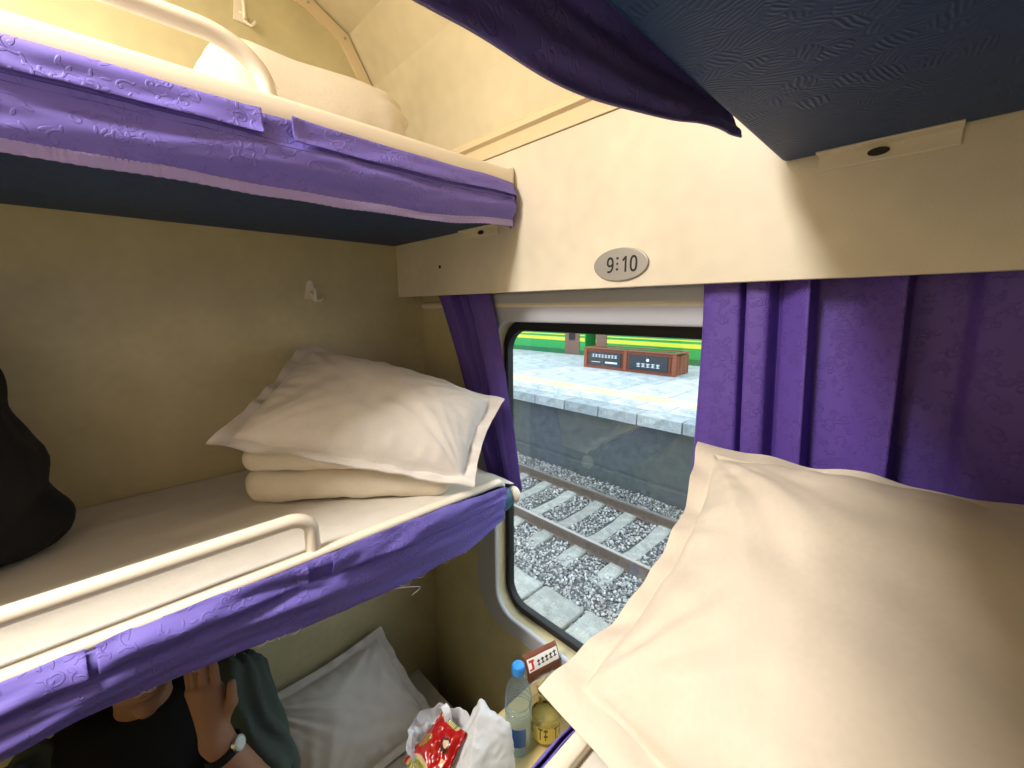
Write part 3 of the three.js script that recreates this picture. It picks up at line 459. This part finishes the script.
{
  // white carrier bag with a red noodle packet
  const g = thing('carrier_bag', 'crumpled white plastic carrier bag on the table beside the water bottle', 'bag', [-0.17, TY + 0.001, 0.36]);
  const plastic = phy({ color: hex(240, 242, 246), transmission: 0.3, thickness: 0, roughness: 0.45, ior: 1.4 });
  const hull = new ConvexGeometry([[-0.2, 0.638, 0.315], [-0.186, 0.638, 0.33], [-0.125, 0.602, 0.285], [-0.1, 0.50, 0.288], [-0.088, 0.455, 0.33], [-0.11, 0.455, 0.45], [-0.142, 0.565, 0.40], [-0.2, 0.60, 0.335], [-0.235, 0.455, 0.34], [-0.235, 0.455, 0.46], [-0.16, 0.455, 0.28]].map(V)), hp = hull.attributes.position, planes = [];
  for (let k = 0; k < hp.count; k += 3) planes.push(new THREE.Plane().setFromCoplanarPoints(...[0, 1, 2].map((q) => new THREE.Vector3().fromBufferAttribute(hp, k + q))));
  const pt = new THREE.Vector3(), hf = (x, y, z) => { let m = -9; pt.set(x, y, z); for (const p of planes) m = Math.max(m, p.distanceToPoint(pt)); return m; };
  part(g, 'bag', meshField((x, y, z) => { const c = x * 0.8 + z * 0.9; return Math.max(hf(x, y, z) + 0.010 * Math.abs(nz(c * 26 + y * 9, y * 9, x * 14)) + 0.005 * Math.abs(nz(x * 46, y * 40, z * 46)) - 0.006, TY + 0.0015 - y); }, [-0.27, TY - 0.02, 0.24], [-0.05, TY + 0.23, 0.50], 0.0045), plastic);
  part(g, 'collar', sheet((u, v) => { const a = lerp(0.9, 4.4, u), r = 0.07 + 0.022 * v + 0.01 * nz(u * 14, v * 3); return [-0.235 + Math.cos(a) * r * 0.95, TY + 0.075 + 0.055 * v + 0.022 * nz(u * 9, v * 2 + 4), 0.415 - Math.sin(a) * r * 0.85]; }, 90, 14, 0.3, 0.06, 0.001), plastic);
  part(g, 'handle', sheet((u, v) => { const a = u * Math.PI; return [-0.262 - 0.004 * v + 0.016 * Math.cos(a), TY + 0.135 + 0.035 * Math.sin(a) + 0.004 * nz(u * 8, v * 3), 0.372 + 0.02 * v]; }, 30, 6, 0.1, 0.02, 0.0015), plastic);
  const r = thing('noodle_packet', 'glossy red food packet sticking out of the white carrier bag', 'packet', [-0.22, TY + 0.03, 0.41]);
  part(r, 'packet', pillowGeo([[-0.30, TY + 0.06, 0.485], [-0.165, TY + 0.075, 0.475], [-0.185, TY + 0.15, 0.372], [-0.278, TY + 0.145, 0.375]], 0.022, 0.016, 0.008, 3.3, 0.8, [50, 40]), phy({ color: 0xffffff, roughness: 0.3, clearcoat: 0.4, map: (() => { const t = canvas(256, 256, (c, w, h) => {
    c.fillStyle = '#a81212'; c.fillRect(0, 0, w, h); c.fillStyle = '#8c7020'; c.beginPath(); c.ellipse(50, 120, 56, 26, -0.7, 0, 7); c.fill(); c.fillStyle = '#c9b682'; c.beginPath(); c.ellipse(110, 236, 96, 60, 0, 0, 7); c.fill(); c.fillStyle = '#7d8238'; c.beginPath(); c.ellipse(110, 244, 74, 44, 0, 0, 7); c.fill(); c.strokeStyle = '#e2d49a'; c.lineWidth = 6; for (let k = 0; k < 8; k++) { c.beginPath(); c.moveTo(50 + k * 16, 220); c.lineTo(60 + k * 15, 256); c.stroke(); }
    c.fillStyle = '#4a1410'; c.beginPath(); c.ellipse(196, 76, 34, 34, 0, 0, 7); c.fill(); c.fillStyle = '#e8c9a8'; c.beginPath(); c.ellipse(200, 70, 15, 18, 0, 0, 7); c.fill(); c.fillStyle = '#efb58a'; c.fillRect(214, 126, 24, 30); }); t.repeat.set(1 / 0.13, 1 / 0.13); return t; })() }));
}

// ---------------------------------------------------------------- person on the lower bunk
{
  const g = thing('person', 'person in dark olive shirt sitting on lower bunk, cheek resting on raised hand with wristwatch', 'person', [-0.62, 0.11, 0.93]);
  const skin = std({ color: hex(170, 124, 98), roughness: 0.6 });
  const SL = [-0.68, 0.65, 0.76], SR = [-0.70, 0.64, 1.10], EL = [-0.40, 0.50, 0.735], WL = [-0.452, 0.735, 0.822], ER = [-0.58, 0.38, 1.16], WR = [-0.36, 0.27, 1.06], HC = [-0.625, 0.905, 0.918];
  const hips = [[-0.66, 0.215, 0.84], [-0.66, 0.215, 1.02]], knees = [[-0.22, 0.225, 0.80], [-0.22, 0.225, 1.05]], ankles = [[-0.19, -0.30, 0.80], [-0.19, -0.30, 1.05]];
  const torso = [cone([-0.66, 0.245, 0.93], [-0.71, 0.42, 0.93], 0.125, 0.12), cone([-0.71, 0.42, 0.93], [-0.70, 0.60, 0.93], 0.12, 0.122), cone([-0.70, 0.62, 0.84], [-0.70, 0.62, 1.02], 0.075, 0.075)];
  const bodyF = union([...torso, cone([-0.69, 0.68, 0.925], [-0.655, 0.82, 0.92], 0.052, 0.05), cone(SL, EL, 0.052, 0.041), cone(EL, WL, 0.041, 0.027), cone(SR, ER, 0.052, 0.041), cone(ER, WR, 0.041, 0.027), ...[0, 1].flatMap((k) => [cone(hips[k], knees[k], 0.078, 0.055), cone(knees[k], ankles[k], 0.05, 0.035), cone([ankles[k][0], -0.35, ankles[k][2]], [ankles[k][0] + 0.15, -0.365, ankles[k][2]], 0.034, 0.026)])], 0.03);
  const geos = [meshField(bodyF, [-0.9, -0.42, 0.62], [0.05, 0.84, 1.28], 0.012)];
  // head facing the aisle, a little turned to the window
  const h = (x, y, z) => [HC[0] + x, HC[1] + y, HC[2] + z];
  const headF0 = union([ell(h(-0.012, 0.025, 0), [0.095, 0.092, 0.074]), ell(h(0.025, -0.045, 0), [0.062, 0.072, 0.056])], 0.03);
  const feat = union([cone(h(0.085, 0.008, -0.003), h(0.108, -0.03, -0.003), 0.008, 0.013), ell(h(0.078, -0.062, -0.002), [0.014, 0.008, 0.024]), ell(h(0.068, -0.1, -0.001), [0.02, 0.018, 0.02]), ell(h(-0.01, -0.01, -0.078), [0.022, 0.032, 0.01]), ell(h(-0.01, -0.01, 0.078), [0.022, 0.032, 0.01]), ell(h(0.076, 0.024, -0.03), [0.014, 0.007, 0.02]), ell(h(0.076, 0.024, 0.03), [0.014, 0.007, 0.02])], 0.006);
  geos.push(meshField((x, y, z) => smin(headF0(x, y, z), feat(x, y, z), 0.012), h(-0.13, -0.14, -0.11), h(0.14, 0.14, 0.11), 0.004));
  // raised left hand: palm by the cheek, fingers up along the face
  const fin = [];
  const K = [[-0.478, 0.828, 0.806], [-0.486, 0.834, 0.824], [-0.498, 0.832, 0.838], [-0.512, 0.824, 0.846]], len = [[0.042, 0.026, 0.02], [0.046, 0.03, 0.021], [0.042, 0.028, 0.02], [0.034, 0.022, 0.018]];
  K.forEach((k, i) => { let p = k, dir = [-0.25, 0.96, -0.02]; for (let q = 0; q < 3; q++) { const n = Math.hypot(...dir), e = p.map((c, a) => c + dir[a] / n * len[i][q]); fin.push(cone(p, e, 0.0088 - q * 0.0008, 0.0082 - q * 0.0008)); p = e; dir = [dir[0] - 0.28, dir[1] - 0.1, dir[2] + 0.02]; } });
  const palm = union([cone(WL, K[0], 0.023, 0.013), cone(WL, K[1], 0.024, 0.014), cone(WL, K[2], 0.023, 0.013), cone(WL, K[3], 0.02, 0.012)], 0.012);
  const thumb = union([cone([-0.462, 0.765, 0.806], [-0.452, 0.80, 0.787], 0.014, 0.0105), cone([-0.452, 0.80, 0.787], [-0.462, 0.835, 0.782], 0.0105, 0.0085)], 0.006);
  geos.push(meshField((x, y, z) => { let d = smin(palm(x, y, z), thumb(x, y, z), 0.008); for (const f of fin) d = smin(d, f(x, y, z), 0.003); return smin(d, cone(EL, WL, 0.041, 0.027)(x, y, z), 0.01); }, [-0.60, 0.66, 0.74], [-0.39, 0.97, 0.90], 0.0035));
  const fr = []; for (let i = 0; i < 4; i++) fr.push(cone([-0.30, 0.262 - 0.004 * i, 1.035 + i * 0.017], [-0.25, 0.268, 1.03 + i * 0.018], 0.0095, 0.008), cone([-0.25, 0.268, 1.03 + i * 0.018], [-0.225, 0.25, 1.03 + i * 0.018], 0.008, 0.007));
  geos.push(meshField((x, y, z) => { let d = union([cone(WR, [-0.30, 0.265, 1.04], 0.025, 0.016), cone(WR, [-0.30, 0.26, 1.08], 0.025, 0.016)], 0.015)(x, y, z); for (const f of fr) d = smin(d, f(x, y, z), 0.003); return Math.min(d, cone([-0.34, 0.275, 1.03], [-0.29, 0.285, 1.012], 0.012, 0.009)(x, y, z)); }, [-0.42, 0.2, 0.98], [-0.19, 0.34, 1.14], 0.004));
  part(g, 'body', mergeGeometries(geos), skin);
  const EC = EL.map((c, i) => lerp(SL[i], c, 0.74)), ECR = ER.map((c, i) => lerp(SR[i], c, 0.74));
  const sh = union([...torso.map((f) => (x, y, z) => f(x, y, z) - 0.012), cone(SL, EC, 0.080, 0.072), cone(SR, ECR, 0.080, 0.072)], 0.03);
  part(g, 'shirt', meshField((x, y, z) => Math.max(sh(x, y, z) + 0.009 * Math.sin((x * 0.5 + y * 0.35 + z * 1.4) * 105 + 6 * nz(x * 8, y * 8, z * 8)) * sst(0.5, 0.62, y) * 0.8 + 0.006 * nz(x * 14, y * 14, z * 14), 0.20 - y, -(cone(EC, EL, 0.052, 0.052)(x, y, z))), [-0.9, 0.18, 0.62], [-0.36, 0.78, 1.28], 0.009), std({ color: hex(74, 84, 78), roughness: 0.9, bumpMap: sized(texWeave, 0.04), bumpScale: 0.0004 }), 'dark olive shirt');
  part(g, 'vest', meshField((x, y, z) => Math.max(union(torso, 0.03)(x, y, z) - 0.036 + 0.004 * nz(x * 20, y * 20, z * 20), 0.24 - y, Math.abs(z - 0.95) - 0.125, y - 0.735, -0.884 - x), [-0.9, 0.2, 0.78], [-0.46, 0.78, 1.12], 0.01), M.blackCloth, 'black open vest');
  const leg = union([0, 1].flatMap((k) => [cone(hips[k], knees[k], 0.09, 0.07), cone(knees[k], ankles[k], 0.066, 0.055)]), 0.02);
  part(g, 'trousers', meshField((x, y, z) => leg(x, y, z) + 0.004 * nz(x * 16, y * 16, z * 16), [-0.82, -0.42, 0.68], [-0.1, 0.34, 1.2], 0.012), std({ color: hex(34, 36, 44), roughness: 0.9 }), 'dark trousers');
  for (const k of [0, 1]) part(g, 'shoe', meshField((x, y, z) => Math.max(union([cone([ankles[k][0], -0.345, ankles[k][2]], [ankles[k][0] + 0.16, -0.36, ankles[k][2]], 0.048, 0.038)], 0.01)(x, y, z), -0.398 - y), [-0.3, -0.42, ankles[k][2] - 0.08], [0.05, -0.27, ankles[k][2] + 0.08], 0.01), M.black);
  const hairF = union([ell(h(-0.026, 0.035, 0), [0.098, 0.1, 0.084]), ell(h(-0.06, -0.03, 0), [0.05, 0.08, 0.074])], 0.02);
  part(g, 'hair', meshField((x, y, z) => Math.max(hairF(x, y, z) + 0.003 * nz(x * 60, y * 30, z * 60), -(x - HC[0] - 0.055 + (y - HC[1] - 0.06) * 0.3) * -1 - 0 > 0.0 && y < HC[1] + 0.07 ? x - HC[0] - 0.055 : -1), h(-0.16, -0.15, -0.12), h(0.12, 0.16, 0.12), 0.005), std({ color: hex(22, 17, 15), roughness: 0.7 }), 'black hair');
  for (const z of [-0.03, 0.03]) part(g, 'eye', new THREE.SphereGeometry(0.009, 12, 10).scale(0.6, 0.6, 1.2).translate(...h(0.083, 0.012, z)), M.ink);
  // watch round the raised wrist
  const wa = V(WL).lerp(V(EL), 0.12), ax = V(WL).sub(V(EL)).normalize(), q = new THREE.Quaternion().setFromUnitVectors(new THREE.Vector3(0, 0, 1), ax);
  const wt = part(g, 'watch_strap', new THREE.TorusGeometry(0.0315, 0.0055, 10, 40).scale(1, 1, 1.7).applyQuaternion(q).translate(wa.x, wa.y, wa.z), M.blackCloth, 'dark watch strap');
  const out = new THREE.Vector3(0.62, 0.35, -0.70); out.addScaledVector(ax, -out.dot(ax)).normalize();
  const fq = new THREE.Quaternion().setFromUnitVectors(new THREE.Vector3(0, 1, 0), out), fp = wa.clone().addScaledVector(out, 0.034);
  part(wt, 'watch_case', new THREE.CylinderGeometry(0.0145, 0.0165, 0.008, 28).applyQuaternion(fq).translate(fp.x, fp.y, fp.z), M.steel, 'shiny round steel case');
  const fp2 = fp.clone().addScaledVector(out, 0.0045); part(wt, 'watch_dial', new THREE.CylinderGeometry(0.011, 0.011, 0.001, 24).applyQuaternion(fq).translate(fp2.x, fp2.y, fp2.z), std({ color: hex(225, 228, 232), roughness: 0.2 }));
}

// ---------------------------------------------------------------- outside: track, platform, train
{
  const GY = -1.78;
  lab(struct('ground', box(-40, 30, GY - 0.1, GY, -6.0, 3.5), std({ color: hex(96, 96, 96), map: sized(texConcrete, 1.2), roughness: 0.95 })), 'grey trackbed ground under the ballast stones', 'ground');
  // ballast
  const st = mergeVertices((() => { const s = new THREE.IcosahedronGeometry(1, 0); s.deleteAttribute('uv'); s.deleteAttribute('normal'); return s; })());
  { const p = st.attributes.position; for (let i = 0; i < p.count; i++) p.setXYZ(i, p.getX(i) * rr(0.7, 1.15), p.getY(i) * rr(0.6, 0.9), p.getZ(i) * rr(0.7, 1.15)); }
  const stone = st.toNonIndexed(); stone.computeVertexNormals();
  const NS = 62000, im = new THREE.InstancedMesh(stone, std({ color: 0xffffff, roughness: 0.95 }), NS), d = new THREE.Object3D(), col = new THREE.Color();
  for (let k = 0; k < NS; k++) {
    const z = -5.75 + 3.6 * rnd(), xl = 1.15 * z - 2.2, xr = 0.25 * z + 1.6, x = lerp(xl, xr, rnd()), s = rr(0.013, 0.03);
    const bank = 0.07 * sst(-5.1, -5.7, z), sl = Math.abs(((x / 0.6) % 1 + 1) % 1 - 0.5) < 0.22 && Math.abs(z + 4.32) < 1.1;
    d.position.set(x, GY + bank - 0.022 + (sl ? (Math.abs(z + 4.32) > 0.98 ? rr(-0.01, 0.05) : rr(-0.08, 0.0)) : rr(-0.03, 0.045)) + 0.02 * nz(x * 1.5, z * 1.5), z); d.rotation.set(rnd() * 6, rnd() * 6, rnd() * 6); d.scale.set(s, s * rr(0.7, 1), s * rr(0.7, 1.2)); d.updateMatrix(); im.setMatrixAt(k, d.matrix);
    const c = Math.pow(rnd(), 1.3) * 0.42 + 0.13; im.setColorAt(k, col.setRGB(c * rr(0.94, 1.04), c, c * rr(0.95, 1.04)));
  }
  im.name = 'ballast'; im.castShadow = im.receiveShadow = true; scene.add(im); tag(im, 'grey crushed stone ballast around the rails', 'gravel', null, 'stuff');

  // track
  const tr = thing('railway_track', 'railway track with two brown rails on pale concrete sleepers', 'track', [-3, GY, -4.32]);
  const iron = std({ color: hex(120, 104, 94), map: sized(texConcrete, 0.5), roughness: 0.6 }), shine = std({ color: hex(176, 172, 168), roughness: 0.35, metalness: 0.7 });
  for (const z of [-5.015, -3.635]) {
    const r = part(tr, 'rail', alongX([[-0.075, -0.16], [0.075, -0.16], [0.075, -0.148], [0.012, -0.13], [0.010, -0.045], [0.036, -0.036], [0.036, -0.006], [0.03, 0], [-0.03, 0], [-0.036, -0.006], [-0.036, -0.036], [-0.010, -0.045], [-0.012, -0.13], [-0.075, -0.148]].map(([a, b]) => [a + z, b - 1.6]), -24, 8), iron, 'rust brown steel rail');
    part(r, 'rail_head', box(-24, 8, -1.6, -1.597, z - 0.026, z + 0.026), shine);
  }
  const con = [0, 1, 2].map((k) => std({ color: hex(176 + k * 8, 178 + k * 8, 172 + k * 8), map: sized(texConcrete, 0.7), bumpMap: sized(texConcreteBump, 0.3), bumpScale: 0.004, roughness: 0.95 }));
  const prof = new THREE.Shape(); prof.moveTo(-1.2, -0.12); prof.lineTo(-1.2, -0.01); prof.lineTo(-0.95, 0.02); prof.lineTo(-0.5, 0.02); prof.lineTo(-0.25, -0.018); prof.lineTo(0.25, -0.018); prof.lineTo(0.5, 0.02); prof.lineTo(0.95, 0.02); prof.lineTo(1.2, -0.01); prof.lineTo(1.2, -0.12); prof.closePath();
  const sg = boxUV(new THREE.ExtrudeGeometry(prof, { depth: 0.2, bevelEnabled: true, bevelSize: 0.015, bevelThickness: 0.015, bevelSegments: 1 }).translate(0, 0, -0.1).rotateY(Math.PI / 2));
  for (let k = -26; k <= 6; k++) { const m = new THREE.Mesh(sg, con[(k + 60) % 3]); m.name = 'sleeper'; m.castShadow = m.receiveShadow = true; m.position.set((k + 0.5) * 0.6 + 3, -1.775 - GY, 0); tr.add(m); }
  // slabs covering the trackside drain
  const sl = thing('drain_cover', 'row of pale worn concrete slabs beside the ballast under the window', 'paving', [-2, GY, -2.3], null);
  for (let k = 0; k < 14; k++) { const x0 = -6.2 + k * 0.62, g = softBox(0.575, 0.08, 0.62, 0.02, [14, 3, 14], (x, y, z) => 0.012 * nz(x * 7 + k * 3, y, z * 7) + 0.006 * nz(x * 22 + k, y * 9, z * 22)); part(sl, 'slab', g.rotateY(rr(-0.03, 0.03)).translate(x0 + 0.29, GY + 0.035 + rr(-0.01, 0.012), -2.27 + rr(-0.02, 0.02)), con[k % 3]); }

  // platform
  const pl = thing('platform', 'pale paved station platform with tan safety strip beyond the track', 'platform', [-6, GY, -9], null, 'structure');
  const pale = std({ color: hex(206, 216, 222), map: sized(texConcrete, 3), roughness: 0.8 }), face = std({ color: hex(96, 104, 106), map: sized(texConcrete, 0.9), bumpMap: sized(texConcreteBump, 0.8), bumpScale: 0.01, roughness: 0.95 });
  part(pl, 'deck', box(-40, 12, -0.42, -0.212, -15, -5.72), pale); part(pl, 'retaining_wall', box(-40, 12, GY - 0.05, -0.421, -8, -5.8), face, 'dark stained retaining wall'); 
  part(pl, 'plinth', box(-40, 12, GY - 0.05, GY + 0.34, -5.799, -5.66, 0.02), face);
  const cop = [hex(178, 190, 196), hex(190, 200, 204), hex(168, 182, 190)].map((c) => std({ color: c, map: sized(texConcrete, 0.8), roughness: 0.85 })), tan = [hex(214, 194, 160), hex(206, 184, 148)].map((c) => std({ color: c, roughness: 0.85 })), tile = [hex(212, 222, 228), hex(204, 214, 222), hex(220, 226, 230)].map((c) => std({ color: c, map: sized(texConcrete, 2), roughness: 0.7 }));
  const cg = new RoundedBoxGeometry(0.78, 0.2, 0.42, 1, 0.012), tg = new RoundedBoxGeometry(0.585, 0.03, 0.585, 1, 0.006), bg = new RoundedBoxGeometry(1.17, 0.03, 1.17, 1, 0.006);
  boxUV(cg); boxUV(tg); boxUV(bg);
  const piece = (name, g, m, x, y, z) => { const o = new THREE.Mesh(g, m); o.name = name; o.castShadow = o.receiveShadow = true; o.position.set(x + 6, y - GY, z + 9); pl.add(o); };
  for (let k = 0; k < 16; k++) piece('coping_slab', cg, cop[k % 3], -10.6 + k * 0.8, -0.30, -5.76);
  for (let k = 0; k < 18; k++) { piece('paving_tile', tg, tile[(k * 2) % 3], -10.8 + k * 0.6, -0.213, -6.28); piece('tactile_tile', tg, tan[k % 2], -11.2 + k * 0.6, -0.212, -6.88); }
  for (let r = 0; r < 4; r++) for (let k = 0; k < 11; k++) piece('paving_tile', bg, tile[(k + r * 2) % 3], -13.4 + k * 1.2 - r * 0.9, -0.214, -7.78 - r * 1.2);

  // wooden planter with two dark boards
  const bx = thing('planter_box', 'brown wooden platform planter with two black lettered boards', 'planter', [-5.7, -0.199, -10.2]);
  const wood = std({ color: hex(140, 74, 52), map: sized(texConcrete, 0.7, 0.12), roughness: 0.7 }), wood2 = std({ color: hex(164, 92, 62), map: sized(texConcrete, 0.7, 0.12), roughness: 0.7 });
  for (let k = 0; k < 24; k++) part(bx, 'slat', box(-7.15 + k * 0.12, -7.15 + k * 0.12 + 0.108, -0.18, 0.34, -9.82, -9.79, 0.004), k % 2 ? wood : wood2);
  for (let k = 0; k < 7; k++) part(bx, 'slat', box(-4.30, -4.27, -0.18, 0.34, -9.9 - k * 0.12, -9.795 - k * 0.12, 0.004), k % 2 ? wood2 : wood);
  for (const y of [-0.199, 0.30]) part(bx, 'rail', box(-7.18, -4.25, y, y + 0.09, -9.788, -9.76, 0.006), wood);
  for (const x of [-7.18, -5.80, -4.34]) part(bx, 'post', box(x, x + 0.11, -0.199, 0.39, -9.79, -9.745, 0.006), wood2);
  for (const [a, b, c, d] of [[-7.2, -4.24, -9.85, -9.72], [-7.2, -4.24, -10.7, -10.6], [-4.36, -4.24, -10.599, -9.851], [-7.2, -7.08, -10.599, -9.851]]) part(bx, 'rim', box(a, b, 0.391, 0.42, c, d, 0.004), wood2);
  part(bx, 'soil', box(-7.1, -4.31, -0.19, 0.36, -10.62, -9.83), std({ color: hex(70, 62, 52), roughness: 1 }));
  const glyph = (c, x, y, s) => { c.fillRect(x, y, s, s * 0.16); c.fillRect(x + s * 0.1, y + s * 0.42, s * 0.8, s * 0.14); c.fillRect(x, y + s * 0.84, s, s * 0.15); c.fillRect(x + s * 0.43, y, s * 0.16, s); };
  const board = (f) => std({ color: 0xffffff, roughness: 0.4, map: canvas(512, 192, (c, w, h) => { c.fillStyle = '#232c36'; c.fillRect(0, 0, w, h); c.fillStyle = '#dde6ec'; f(c); }) });
  const pb = (x0, x1, m) => { const b = part(bx, 'board', box(x0, x1, -0.10, 0.30, -9.758, -9.746), M.black, 'black board'); part(b, 'lettering', new THREE.PlaneGeometry(x1 - x0, 0.40).translate((x0 + x1) / 2, 0.10, -9.7455), m, 'white lettering on black'); };
  pb(-6.98, -5.88, board((c) => { for (let k = 0; k < 8; k++) glyph(c, 50 + k * 52, 34, 40); c.fillRect(40, 140, 150, 8); c.fillRect(270, 130, 190, 24); }));
  pb(-5.62, -4.46, board((c) => { c.beginPath(); c.arc(256, 56, 20, 0, 7); c.fill(); for (let k = 0; k < 5; k++) glyph(c, 110 + k * 64, 104, 48); }));

  // green train standing across the platform
  const tn = thing('green_train', 'green passenger train with yellow stripes standing across the platform', 'train', [-9, -0.9, -13.8]);
  const green = std({ color: hex(24, 150, 70), roughness: 0.35 }), dark = std({ color: hex(14, 104, 60), roughness: 0.35 }), yel = std({ color: hex(208, 208, 52), roughness: 0.4 }), brown = std({ color: hex(112, 82, 70), roughness: 0.5 });
  for (const [a, b] of [[-30, -9.07], [-8.6, 8]]) {           // two carriages with an open gap between them
    const bd = part(tn, 'carriage_body', box(a, b, -0.85, 2.9, -15.4, -12.43, 0.03), green);
    part(bd, 'upper_panel', box(a + 0.02, b - 0.02, 0.62, 0.74, -12.432, -12.42), dark); part(bd, 'stripe', box(a + 0.02, b - 0.02, 0.32, 0.46, -12.432, -12.415), yel); part(bd, 'thin_stripe', box(a + 0.02, b - 0.02, 0.54, 0.58, -12.432, -12.418), yel);
    part(bd, 'skirt_panel', box(a + 0.02, b - 0.02, -0.85, -0.02, -12.432, -12.412), dark);
  }
  for (const x of [-10.05, -3.0, -24]) { const dr = part(tn, 'door', box(x, x + 0.72, -0.2, 2.0, -12.428, -12.40, 0.01), brown, 'brown carriage door'); part(dr, 'pane', box(x + 0.2, x + 0.52, 0.35, 1.2, -12.399, -12.396), M.black); }
  part(tn, 'gangway', box(-9.08, -8.59, 0.1, 2.7, -14.6, -13.3, 0.02), std({ color: hex(122, 124, 122), roughness: 0.8 }), 'grey gangway bellows set back between the carriages');
  part(tn, 'end_post', box(-8.55, -8.1, -0.2, 2.7, -12.428, -12.39, 0.01), brown);
  for (let k = 0; k < 8; k++) { const x = -7.6 + k * 1.75; part(tn, 'window', box(x, x + 1.15, 1.0, 1.85, -12.428, -12.41, 0.01), M.black); }
}
scene.traverse((o) => { if (o.isMesh) o.castShadow = o.receiveShadow = true; });
renderer.render(scene, camera);
